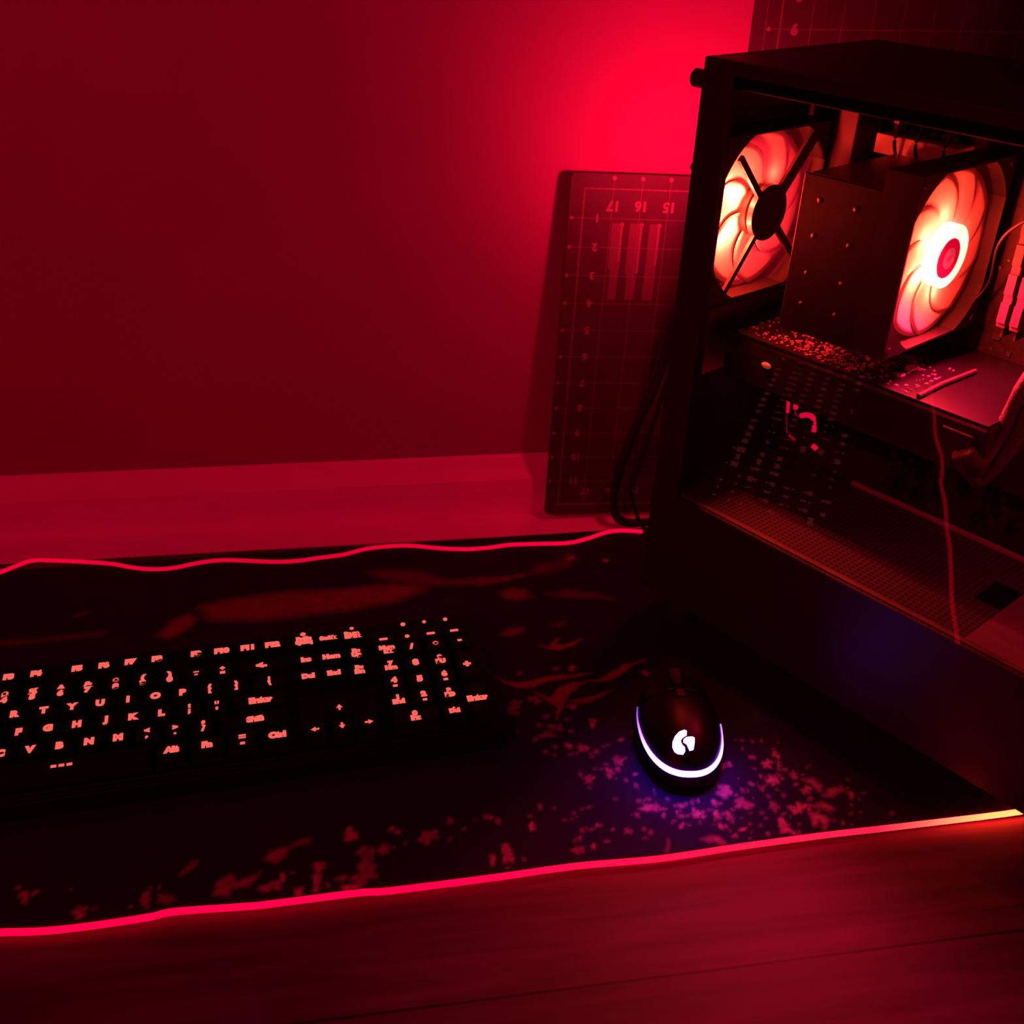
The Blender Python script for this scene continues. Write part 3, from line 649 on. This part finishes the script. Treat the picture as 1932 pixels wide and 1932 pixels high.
P('top_panel', B(0,LEN,0,WID,.444,HGT,.0012), M_black)
P('bottom_panel', B(0,LEN,0,WID,BOT,BOT+.002), M_black)
P('side_panel', B(.0015,LEN-.012,WID-.0012,WID,BOT+.002,.444), M_black)
P('lower_side_panel', B(0,LEN-.012,0,.0014,BOT+.002,.1265), M_black)
P('corner_post', B(0,.026,0,.005,.1265,.444,.0008), M_black)
P('top_rail', B(.026,LEN-.012,0,.005,.4368,.444,.0008), mat('matt_black_rail',(.003,.003,.003),.8,spec=.05))
P('front_panel', B(LEN-.012,LEN,0,WID,BOT,.444,.0015), M_black)
for (fa,fb,zz) in ((.03,.022,.0012),(.03,.183,.0044),(.36,.022,-.0030),(.36,.183,.0004)):
    bm=bmesh.new(); cyl(bm,(fa,fb,zz),'z',.012,BOT-zz,20,.014); P('foot', bm, M_plastic)
# glass: outer face mirrors, the rest lets light through
bm=bmesh.new(); box(bm,.026,LEN-.012,.0002,.0042,.1265,.4368)
bm.faces.ensure_lookup_table(); bm.normal_update()
for f_ in bm.faces: f_.material_index = 0 if f_.normal.y < -.9 else 1
P('glass_panel', bm, [M_glass_out,M_glass_in], label='tinted glass side panel')
for cc in (.438,.380):
    bm=bmesh.new(); cyl(bm,(-.0105 if cc>.4 else -.004,.006,cc),'x',.0062 if cc>.4 else .0025,.0105 if cc>.4 else .004,20); P('thumb_screw', bm, M_plastic if cc>.4 else M_nickel, smooth=False)

FR_C = (.0637,.3455); FR_H = .0585; FR_R = .0665
def fan_outline(n=64, half=FR_H, R=FR_R):
    pts=[]
    for i in range(n):
        a=2*PI*i/n; pts.append((max(-half,min(half,R*math.cos(a))), max(-half,min(half,R*math.sin(a)))))
    return pts
def holed_plate(bm, x0, x1, cb, cc, b0, b1, c0, c1, n=64, half=FR_H, R=FR_R):
    """plate across the a axis from x0 to x1, rectangle b0..b1 x c0..c1 with a fan opening"""
    hole=fan_outline(n,half,R); outr=[]
    for (y,z) in hole:
        L_=[]; 
        ax=math.atan2(z,y); dy,dz=math.cos(ax),math.sin(ax); ts=[]
        if dy>1e-9: ts.append((b1-cb)/dy)
        if dy<-1e-9: ts.append((b0-cb)/dy)
        if dz>1e-9: ts.append((c1-cc)/dz)
        if dz<-1e-9: ts.append((c0-cc)/dz)
        t_=min(ts); outr.append((dy*t_,dz*t_))
    # make sure the corners are kept
    for (yy,zz) in ((b1-cb,c1-cc),(b0-cb,c1-cc),(b0-cb,c0-cc),(b1-cb,c0-cc)):
        k=min(range(n),key=lambda i:(outr[i][0]-yy)**2+(outr[i][1]-zz)**2); outr[k]=(yy,zz)
    V={}
    for nm,x in (('a',x0),('b',x1)):
        V[nm,'h']=[bm.verts.new((x,cb+y,cc+z)) for y,z in hole]; V[nm,'o']=[bm.verts.new((x,cb+y,cc+z)) for y,z in outr]
    for i in range(n):
        j=(i+1)%n
        bm.faces.new((V['a','h'][i],V['a','h'][j],V['a','o'][j],V['a','o'][i])); bm.faces.new((V['b','o'][i],V['b','o'][j],V['b','h'][j],V['b','h'][i]))
        bm.faces.new((V['a','h'][j],V['a','h'][i],V['b','h'][i],V['b','h'][j])); bm.faces.new((V['a','o'][i],V['a','o'][j],V['b','o'][j],V['b','o'][i]))
    bmesh.ops.recalc_face_normals(bm, faces=bm.faces)
bm=bmesh.new(); holed_plate(bm,0,.0015,FR_C[0],FR_C[1],.0015,.130,.270,.444)
box(bm,0,.0015,.0015,WID-.0015,BOT+.002,.150); box(bm,0,.0015,.145,WID-.0015,.150,.444)
box(bm,0,.0015,.0015,.145,.150,.270)
P('rear_panel', bm, M_inner)
P('motherboard_tray', B(.0015,.300,.170,.172,.032,.444), M_inner)
# power-supply cover: perforated top with a square cable opening
def perforated():
    m = mat('perforated_cover', (.075,.07,.075), .5, spec=.4)
    nt=m.node_tree; N=nt.nodes; L=nt.links; b=N['Principled BSDF']
    tc=N.new('ShaderNodeTexCoord'); vo=N.new('ShaderNodeTexVoronoi'); vo.voronoi_dimensions='2D'; vo.inputs['Scale'].default_value=230; vo.inputs['Randomness'].default_value=0.
    L.new(tc.outputs['Object'],vo.inputs['Vector']); cr=N.new('ShaderNodeValToRGB'); cr.color_ramp.elements[0].position=.28; cr.color_ramp.elements[1].position=.36
    cr.color_ramp.elements[0].color=(.006,.006,.006,1); cr.color_ramp.elements[1].color=(.105,.05,.12,1)
    L.new(vo.outputs['Distance'],cr.inputs['Fac']); L.new(cr.outputs['Color'],b.inputs['Base Color']); return m
cov = P('power_supply_cover', B(.0015,LEN-.012,.002,.134,.1240,.1262), perforated())
P('cover_lip', B(.10,.30,.1335,.1365,.1262,.1300,.0006), M_white if False else mat('bare_lip',(.62,.5,.6),.45), cov)
P('cover_edge', B(.004,LEN-.02,.0045,.0085,.1262,.1275,.0004), mat('pale_edge',(.16,.12,.13),.7), cov)  # paler strip along the glass-side edge of the cover
P('cable_opening', B(.250,.2702,.0615,.0930,.1262,.1268), mat('opening_black',(.002,.002,.002),.9,spec=0.), cov)
P('solid_plate', B(.2708,LEN-.014,.0090,.133,.1262,.1272), mat('cover_plate_paint',(.30,.16,.36),.5), cov)

def fan_blade(bm, n_, R0, R1, pitch, depth, sweep, cover):
    """one curved blade in the plane across the a axis; rings from R0 to R1"""
    a0 = 2*PI*n_
    rows=[]; nr, ns = 9, 7
    for i in range(nr):
        t=i/(nr-1); r=R0+(R1-R0)*t; row=[]
        for j in range(ns):
            s=j/(ns-1)-.5; an=a0+sweep*t*t+s*cover
            x=-s*depth*(1-.25*t); row.append(Vector((x, r*math.cos(an), r*math.sin(an))))
        rows.append(row)
    th=.0012
    F=[[bm.verts.new(p) for p in r] for r in rows]; Bk=[[bm.verts.new(p+Vector((th,0,0))) for p in r] for r in rows]
    for i in range(nr-1):
        for j in range(ns-1):
            bm.faces.new((F[i][j],F[i+1][j],F[i+1][j+1],F[i][j+1])); bm.faces.new((Bk[i][j+1],Bk[i+1][j+1],Bk[i+1][j],Bk[i][j]))
    for i in range(nr-1):
        for j in (0,ns-1): bm.faces.new((F[i][j],Bk[i][j],Bk[i+1][j],F[i+1][j]))
    for j in range(ns-1):
        for i in (0,nr-1): bm.faces.new((F[i][j],F[i][j+1],Bk[i][j+1],Bk[i][j]))
    bmesh.ops.recalc_face_normals(bm, faces=bm.faces)
def fan_frame_bm(a0,a1,cb,cc,half=.060):
    bm=bmesh.new(); holed_plate(bm,a0,a1,cb,cc,cb-half,cb+half,cc-half,cc+half); return bm
def bar(bm, a0, a1, p, q, w):
    """flat bar in the plane across a, from p to q (b,c)"""
    d=Vector((q[0]-p[0],q[1]-p[1])); L_=d.length; d/=L_; nrm=Vector((-d.y,d.x))*w/2
    V=[]
    for x in (a0,a1):
        V.append([bm.verts.new((x,p[0]+nrm.x,p[1]+nrm.y)),bm.verts.new((x,q[0]+nrm.x,q[1]+nrm.y)),bm.verts.new((x,q[0]-nrm.x,q[1]-nrm.y)),bm.verts.new((x,p[0]-nrm.x,p[1]-nrm.y))])
    bm.faces.new(V[0]); bm.faces.new(V[1][::-1])
    for i in range(4): bm.faces.new((V[0][i],V[0][(i+1)%4],V[1][(i+1)%4],V[1][i]))
    bmesh.ops.recalc_face_normals(bm, faces=bm.faces)

# --- exhaust fan at the rear, seen from its strut side
xf = bpy.data.objects.new('exhaust_fan', None); COL.objects.link(xf); xf.parent = pc_; xf.empty_display_size=.02
cb,cc = FR_C
obj('fan_frame', fan_frame_bm(.002,.027,cb,cc), M_frame, xf)
bm=bmesh.new(); cyl(bm,(.0215,cb,cc),'x',.0205,.0045,40); obj('fan_hub', bm, M_strut, xf)
bm=bmesh.new(); cyl(bm,(.006,cb,cc),'x',.0185,.012,40); obj('rotor_hub', bm, M_ledring if False else M_frame, xf)
for ang,w in ((50,.0105),(134,.0050),(233,.0045),(316,.0055)):
    an=math.radians(ang); bm=bmesh.new(); r0=.017; r1=.066 if ang in(50,233) else .061
    bar(bm,.0235,.0262,(cb+r0*math.cos(an),cc+r0*math.sin(an)),(cb+r1*math.cos(an),cc+r1*math.sin(an)),w); obj('strut', bm, M_strut, xf)
for k in range(7):
    bm=bmesh.new(); fan_blade(bm,k/7,.0185,.0575,0,.0022,.75,.885); xform(bm,Matrix.Translation((.0115,cb,cc))); obj('blade', bm, M_blade, xf, True)
bm=bmesh.new()                            # wire guard outside
for r in (.018,.032,.046,.059):
    tube(bm,[(-.0012,cb+r*math.cos(2*PI*i/40),cc+r*math.sin(2*PI*i/40)) for i in range(40)],.0007,6,closed=True)
for k in range(4): an=PI/4+k*PI/2; tube(bm,[(-.0012,cb+.008*math.cos(an),cc+.008*math.sin(an)),(-.0012,cb+.074*math.cos(an),cc+.074*math.sin(an))],.0008,6)
obj('fan_guard', bm, M_plastic, xf)

# --- motherboard and what is soldered to it
mb = P('motherboard', B(.018,.262,.1640,.1656,.145,.432), M_pcb)
bm=bmesh.new()
for k in range(260):
    a=random.uniform(.022,.255); c=random.uniform(.15,.428); s=random.uniform(.0008,.003); h=random.uniform(.0008,.003)
    box(bm,a-s,a+s,.164-h,.164,c-s*random.uniform(.5,1.5),c+s)
obj('surface_component', bm, M_dark_alu, mb)
obj('port_block', B(.006,.045,.128,.164,.285,.432,.001), M_inner, mb)
bm=bmesh.new(); box(bm,.055,.120,.140,.164,.386,.4000,.001)
obj('heatsink', bm, mat('pale_heatsink',(.75,.62,.70),.5), mb)
bm=bmesh.new(); box(bm,.050,.062,.142,.164,.300,.380,.001); obj('heatsink', bm, M_dark_alu, mb)
bm=bmesh.new(); box(bm,.165,.235,.150,.164,.165,.215,.002); obj('chipset_cover', bm, M_dark_alu, mb)
for k,c in enumerate((.262,.205,.170)): obj('expansion_slot', B(.050,.140,.153,.164,c-.0035,c+.0035), M_plastic, mb)
for k in range(6):
    bm=bmesh.new(); cyl(bm,(.066+.0085*k,.164,.402),'y',.0034,-.010,16); obj('capacitor', bm, M_dark_alu, mb, True)
for a in (.1915,.2010): obj('memory_slot', B(a-.003,a+.003,.157,.164,.284,.425), M_plastic, mb)
# --- memory
for a in (.1915,.2010):
    m_ = P('memory_module', B(a-.0008,a+.0008,.1235,.1600,.288,.421), M_pcb)
    bm=bmesh.new(); box(bm,a-.0034,a+.0034,.1180,.1560,.296,.4205,.0008)
    for k in range(6): box(bm,a-.0030,a+.0030,.1160,.1185,.300+k*.0200,.314+k*.0200)
    obj('heat_spreader', bm, M_spread, m_)
# --- processor cooler
pcool = bpy.data.objects.new('processor_cooler', None); COL.objects.link(pcool); pcool.parent = pc_; pcool.empty_display_size=.02
KB, KC = .0862,.3434
bm=bmesh.new()
for k in range(34):
    b=.030+k*.0030; box(bm,.076,.132,b,b+.0005,.283,.3885)
obj('fin_stack', bm, M_dark_alu, pcool)
bm=bmesh.new(); box(bm,.0745,.1349,.0272,.0288,.2815,.3895,.0006); obj('cover_fin', bm, mat('black_fin',(.014,.004,.018),.5,spec=.2), pcool)
bm=bmesh.new(); box(bm,.078,.1335,.030,.132,.3886,.3898); obj('top_fin', bm, mat('fin_edge_metal',(.20,.17,.18),.35,metal=.6), pcool)
for a in (.090,.118):
    for c in (.302,.324,.350,.374):
        bm=bmesh.new(); cyl(bm,(a,.0263,c),'y',.0020,.1217,12); obj('heat_pipe', bm, M_nickel, pcool, True)
obj('base_block', B(.085,.125,.146,.163,.320,.366,.001), M_alu, pcool)
obj('fan_frame', fan_frame_bm(.135,.160,KB,KC), M_frame, pcool)
bm=bmesh.new(); cyl(bm,(.145,KB,KC),'x',.0215,.0145,44); obj('fan_hub', bm, M_hub, pcool, True)
for f_ in pcool.children[-1].data.polygons: f_.use_smooth = False
HB, HC = KB-.0030, KC-.0005
bm=bmesh.new(); cyl(bm,(.1595,HB,HC),'x',.0135,.0007,40); st_=obj('hub_sticker', bm, M_sticker, pcool)
bm=bmesh.new(); cyl(bm,(.1602,HB,HC),'x',.0072,.0004,32); obj('sticker_ring', bm, M_sticker2, pcool)
bm=bmesh.new(); cyl(bm,(.1606,HB,HC),'x',.0022,.0003,24); obj('sticker_dot', bm, M_sticker, pcool)
for k in range(9):
    bm=bmesh.new(); fan_blade(bm,k/9+.03,.0205,.0578,0,.0014,.65,.685); xform(bm,Matrix.Translation((.150,KB,KC))); obj('blade', bm, M_blade, pcool, True)
for (y,z) in ((-.055,-.055),(.055,-.055),(-.055,.055),(.055,.055)):
    bm=bmesh.new(); cyl(bm,(.1595,KB+y,KC+z),'x',.0028,.0012,12); obj('screw', bm, M_nickel, pcool)
# --- graphics card
gp = bpy.data.objects.new('graphics_card', None); COL.objects.link(gp); gp.parent = pc_; gp.empty_display_size=.02
obj('circuit_board', B(.016,.234,.0415,.1620,.2575,.2592), M_pcb2, gp)
obj('cooler_shroud', B(.020,.236,.0420,.150,.2200,.2572,.003), M_plastic, gp)
bm=bmesh.new()
for k in range(520):
    a=min(.172,max(.03,random.gauss(.100,.038))); b=random.uniform(.045,.112); s=random.uniform(.0003,.0011); h=random.uniform(.0003,.0011)
    box(bm,a-s,a+s,b-s*random.uniform(.5,1.6),b+s,.2592,.2592+h)
obj('surface_component', bm, M_comp, gp)
bm=bmesh.new(); tube(bm,[(.182,.0435,.2610),(.181,.075,.2612),(.183,.118,.2610)],.0017,8); obj('board_ridge', bm, mat('ridge_plastic',(.05,.03,.045),.6), gp)
for (a,b,l,w) in ((.1505,.089,.010,.0050),(.153,.070,.0055,.0035)):
    bm=bmesh.new(); cyl(bm,(0,0,0),'z',1.,.0008,20); xform(bm,Matrix.Translation((a,b,.2592))@Matrix.Diagonal((w*.7,l*.8,1,1))); obj('board_sticker', bm, M_white, gp)
obj('bracket', B(.0016,.0030,.040,.162,.215,.268), M_alu, gp)
obj('edge_connector', B(.060,.140,.155,.1638,.2568,.2600), M_solder, gp)
for a in (.075,.175):
    bm=bmesh.new(); cyl(bm,(a,.096,.2165),'z',.040,.003,40); obj('card_fan', bm, M_frame, gp)
bm=bmesh.new(); bmesh.ops.create_uvsphere(bm,u_segments=10,v_segments=8,radius=.0030); xform(bm,Matrix.Translation((.0605,.0415,.2420))@Matrix.Diagonal((1.5,.3,.8,1))); obj('indicator_light', bm, M_amber, gp, True)  # amber glow painted on in place of a reflected light, no real indicator
bm=bmesh.new(); bmesh.ops.create_uvsphere(bm,u_segments=10,v_segments=8,radius=.0017); xform(bm,Matrix.Translation((.2255,.0412,.2420))); obj('indicator_light', bm, M_pink_glow, gp, True)
obj('power_socket', B(.205,.228,.0385,.044,.236,.250,.001), M_plastic, gp)
# --- loose wiring
def wire(name, pts, r, m, n=6): return P(name, tube(bmesh.new(), smooth_path(pts,n), r, 10), m, smooth=True)
wire('sleeved_power_cable', [(.226,.037,.240),(.232,.045,.232),(.233,.058,.240),(.237,.062,.262),(.243,.062,.292),(.258,.075,.325),(.285,.120,.345)], .0055, M_sleeve)
wire('sleeved_power_cable', [(.222,.037,.236),(.226,.048,.222),(.232,.060,.214),(.243,.066,.245),(.250,.066,.285),(.268,.085,.310),(.290,.130,.320)], .0048, M_sleeve)
wire('fan_wire', [(.158,.140,.300),(.166,.140,.318),(.178,.112,.352),(.194,.100,.372),(.215,.105,.385),(.245,.150,.395)], .0010, M_cable)
for k,(a,b) in enumerate(((.074,.0),(.091,.0),(.113,.0))):
    wire('processor_power_wire', [(a-.002,.150,.428),(a+.001,.138,.412),(a,.134,.398),(a+.002,.140,.384),(a+.003,.156,.376)], .0013, M_cable)
zz=.12
def lit(pts,r,m): return wire('reflection_streak',[(a,zz+.0*i,c) for i,(a,c) in enumerate(pts)],r,m,5)  # glowing streaks stand in for a red reflection in the glass, no real wiring
lit([(.0352,.1838),(.0360,.178),(.0367,.1722)],.0015,M_pink_glow); lit([(.0429,.1850),(.0432,.181),(.0436,.178)],.0020,M_pink_glow)
lit([(.0436,.178),(.0440,.1742),(.0465,.1728),(.0500,.1738)],.0006,M_dim_glow)
lit([(.0500,.1740),(.0540,.1765),(.0590,.1775),(.0622,.1762)],.0022,M_pink_glow); lit([(.0622,.1762),(.0638,.174),(.0641,.1716)],.0012,M_pink_glow)
lit([(.0641,.1702),(.0644,.1680),(.0645,.1655)],.0020,M_pink_glow); lit([(.0367,.1722),(.0372,.164),(.0400,.1545)],.0004,M_dim_glow)
lit([(.0420,.1530),(.0450,.1522),(.0485,.1510)],.0014,M_dim_glow); lit([(.0660,.1530),(.0682,.1523),(.0702,.1516)],.0022,M_pink_glow)
# board connectors and pins near the lower edge of the motherboard
bm=bmesh.new()
for k in range(46):
    a=random.uniform(.115,.245); h=random.uniform(.004,.016); s=random.uniform(.0012,.0035); b=random.uniform(.138,.160); c=random.uniform(.130,.160)
    box(bm,a-s,a+s,b-s,b+s,c,c+h)
P('front_panel_connector', bm, M_dark_alu)
P('cable_grommet', B(.262,.298,.150,.171,.160,.380,.004), mat('grommet_rubber',(.10,.09,.095),.6))
P('drive_plate', B(.262,.375,.138,.141,.128,.250,.001), mat('drive_plate_paint',(.35,.30,.31),.5))
# --- front intake fan
ff = bpy.data.objects.new('intake_fan', None); COL.objects.link(ff); ff.parent = pc_; ff.empty_display_size=.02
obj('fan_frame', fan_frame_bm(.360,.385,.095,.300), M_frame, ff)
bm=bmesh.new(); cyl(bm,(.366,.095,.300),'x',.0205,.012,36); obj('fan_hub', bm, M_frame, ff)
for k in range(9):
    bm=bmesh.new(); fan_blade(bm,k/9,.0195,.0575,0,.003,.65,.67); xform(bm,Matrix.Translation((.374,.095,.300))); obj('blade', bm, M_blade, ff, True)

# ------------------------------------------------------------------ lamps: the LEDs of the fans and an added red fill for the wall
def T(a,b,c): return TW @ Vector((a,b,c))
def point(name, loc, power, col=RED, r=.004):
    l = bpy.data.lights.new(name,'POINT'); l.energy = power; l.color = col; l.shadow_soft_size = r
    o = bpy.data.objects.new(name,l); o.location = loc; COL.objects.link(o); return o
FANRED = (1.,.031,.012)
cb,cc = FR_C
for (db,dc,p) in ((-.038,.020,PW['rear_left']*.5),(-.037,-.016,PW['rear_left']*.5),(-.026,.013,PW['rear_left']),(-.026,-.010,PW['rear_left']),(.024,-.012,PW['rear_right']),(.016,.024,PW['rear_right'])):
    point('exhaust_fan_led', T(.0188,cb+db,cc+dc), p, FANRED, .002)
l = bpy.data.lights.new('exhaust_fan_glow','SPOT'); l.energy = PW['rear_out']; l.color = RED; l.shadow_soft_size = .012; l.spot_size = math.radians(132); l.spot_blend = 1.
o = bpy.data.objects.new('exhaust_fan_glow',l); COL.objects.link(o); o.location = T(-.010,cb,cc)
o.rotation_euler = (Vector((.292,WY,.385))-o.location).to_track_quat('-Z','Y').to_euler()
for an,p in ((205,1.7),(150,1.2),(105,.6),(20,.12),(275,.7)):
    a=math.radians(an); point('cooler_fan_led', T(.1590,KB+.026*math.cos(a),KC+.026*math.sin(a)), PW['cpu_back']*p, FANRED, .002)
l = bpy.data.lights.new('cooler_fan_glow','SPOT'); l.energy = PW['cpu_front']; l.color = (1.,.006,.060); l.shadow_soft_size = .012; l.spot_size = math.radians(160); l.spot_blend = .5
o = bpy.data.objects.new('cooler_fan_glow',l); COL.objects.link(o); o.location = T(.1665,KB,KC)
o.rotation_euler = (T(.36,-.05,.15)-o.location).to_track_quat('-Z','Y').to_euler()
point('exhaust_fan_spill', T(-.010,cb,cc), PW['rear_pt'], RED, .012)
point('intake_fan_led', T(.352,.095,.300), PW['front'], RED, .02)
l = bpy.data.lights.new('added_red_fill','AREA'); l.energy = PW['room']; l.color = (1.,.004,.034); l.shape='RECTANGLE'; l.size = .9; l.size_y = .5; l.spread = math.radians(95)  # unseen red fill lamp, added to brighten the wall
o = bpy.data.objects.new('added_red_fill',l); COL.objects.link(o); o.location = (-.85,-.30,1.05)
o.rotation_euler = (Vector((-.15,.955,.40))-o.location).to_track_quat('-Z','Y').to_euler()

w = bpy.data.worlds.new('dark_room'); C.world = w; w.use_nodes = True
w.node_tree.nodes['Background'].inputs[0].default_value = (1.,.05,.12,1); w.node_tree.nodes['Background'].inputs[1].default_value = PW['world']

# ------------------------------------------------------------------ camera
fpx,az,pi_,ro,hh = 2060.2,.1616,.5416,-.0331,.5644
sa,ca,sp,cp = math.sin(az),math.cos(az),math.sin(pi_),math.cos(pi_)
F = Vector((sa*cp,ca*cp,-sp)); R = Vector((ca,-sa,0)); Dn = F.cross(R)
R2 = R*math.cos(ro)+Dn*math.sin(ro); D2_ = -R*math.sin(ro)+Dn*math.cos(ro)
cam = bpy.data.cameras.new('camera'); cam.sensor_width = 36; cam.lens = fpx/1932*36; cam.clip_start=.01
co_ = bpy.data.objects.new('camera',cam); COL.objects.link(co_)
co_.matrix_world = Matrix(((R2.x,-D2_.x,-F.x,0),(R2.y,-D2_.y,-F.y,0),(R2.z,-D2_.z,-F.z,hh),(0,0,0,1)))
cam.dof.use_dof = True; cam.dof.focus_distance = .82; cam.dof.aperture_fstop = 9.
C.camera = co_
C.view_settings.view_transform = 'Standard'; C.view_settings.look = 'None'; C.view_settings.exposure = 0.; C.view_settings.gamma = 1.; C.view_settings.use_curve_mapping = False
C.cycles.use_denoising = True; C.cycles.max_bounces = 8; C.cycles.transparent_max_bounces = 16; C.cycles.sample_clamp_indirect = 6.; C.cycles.caustics_reflective = False
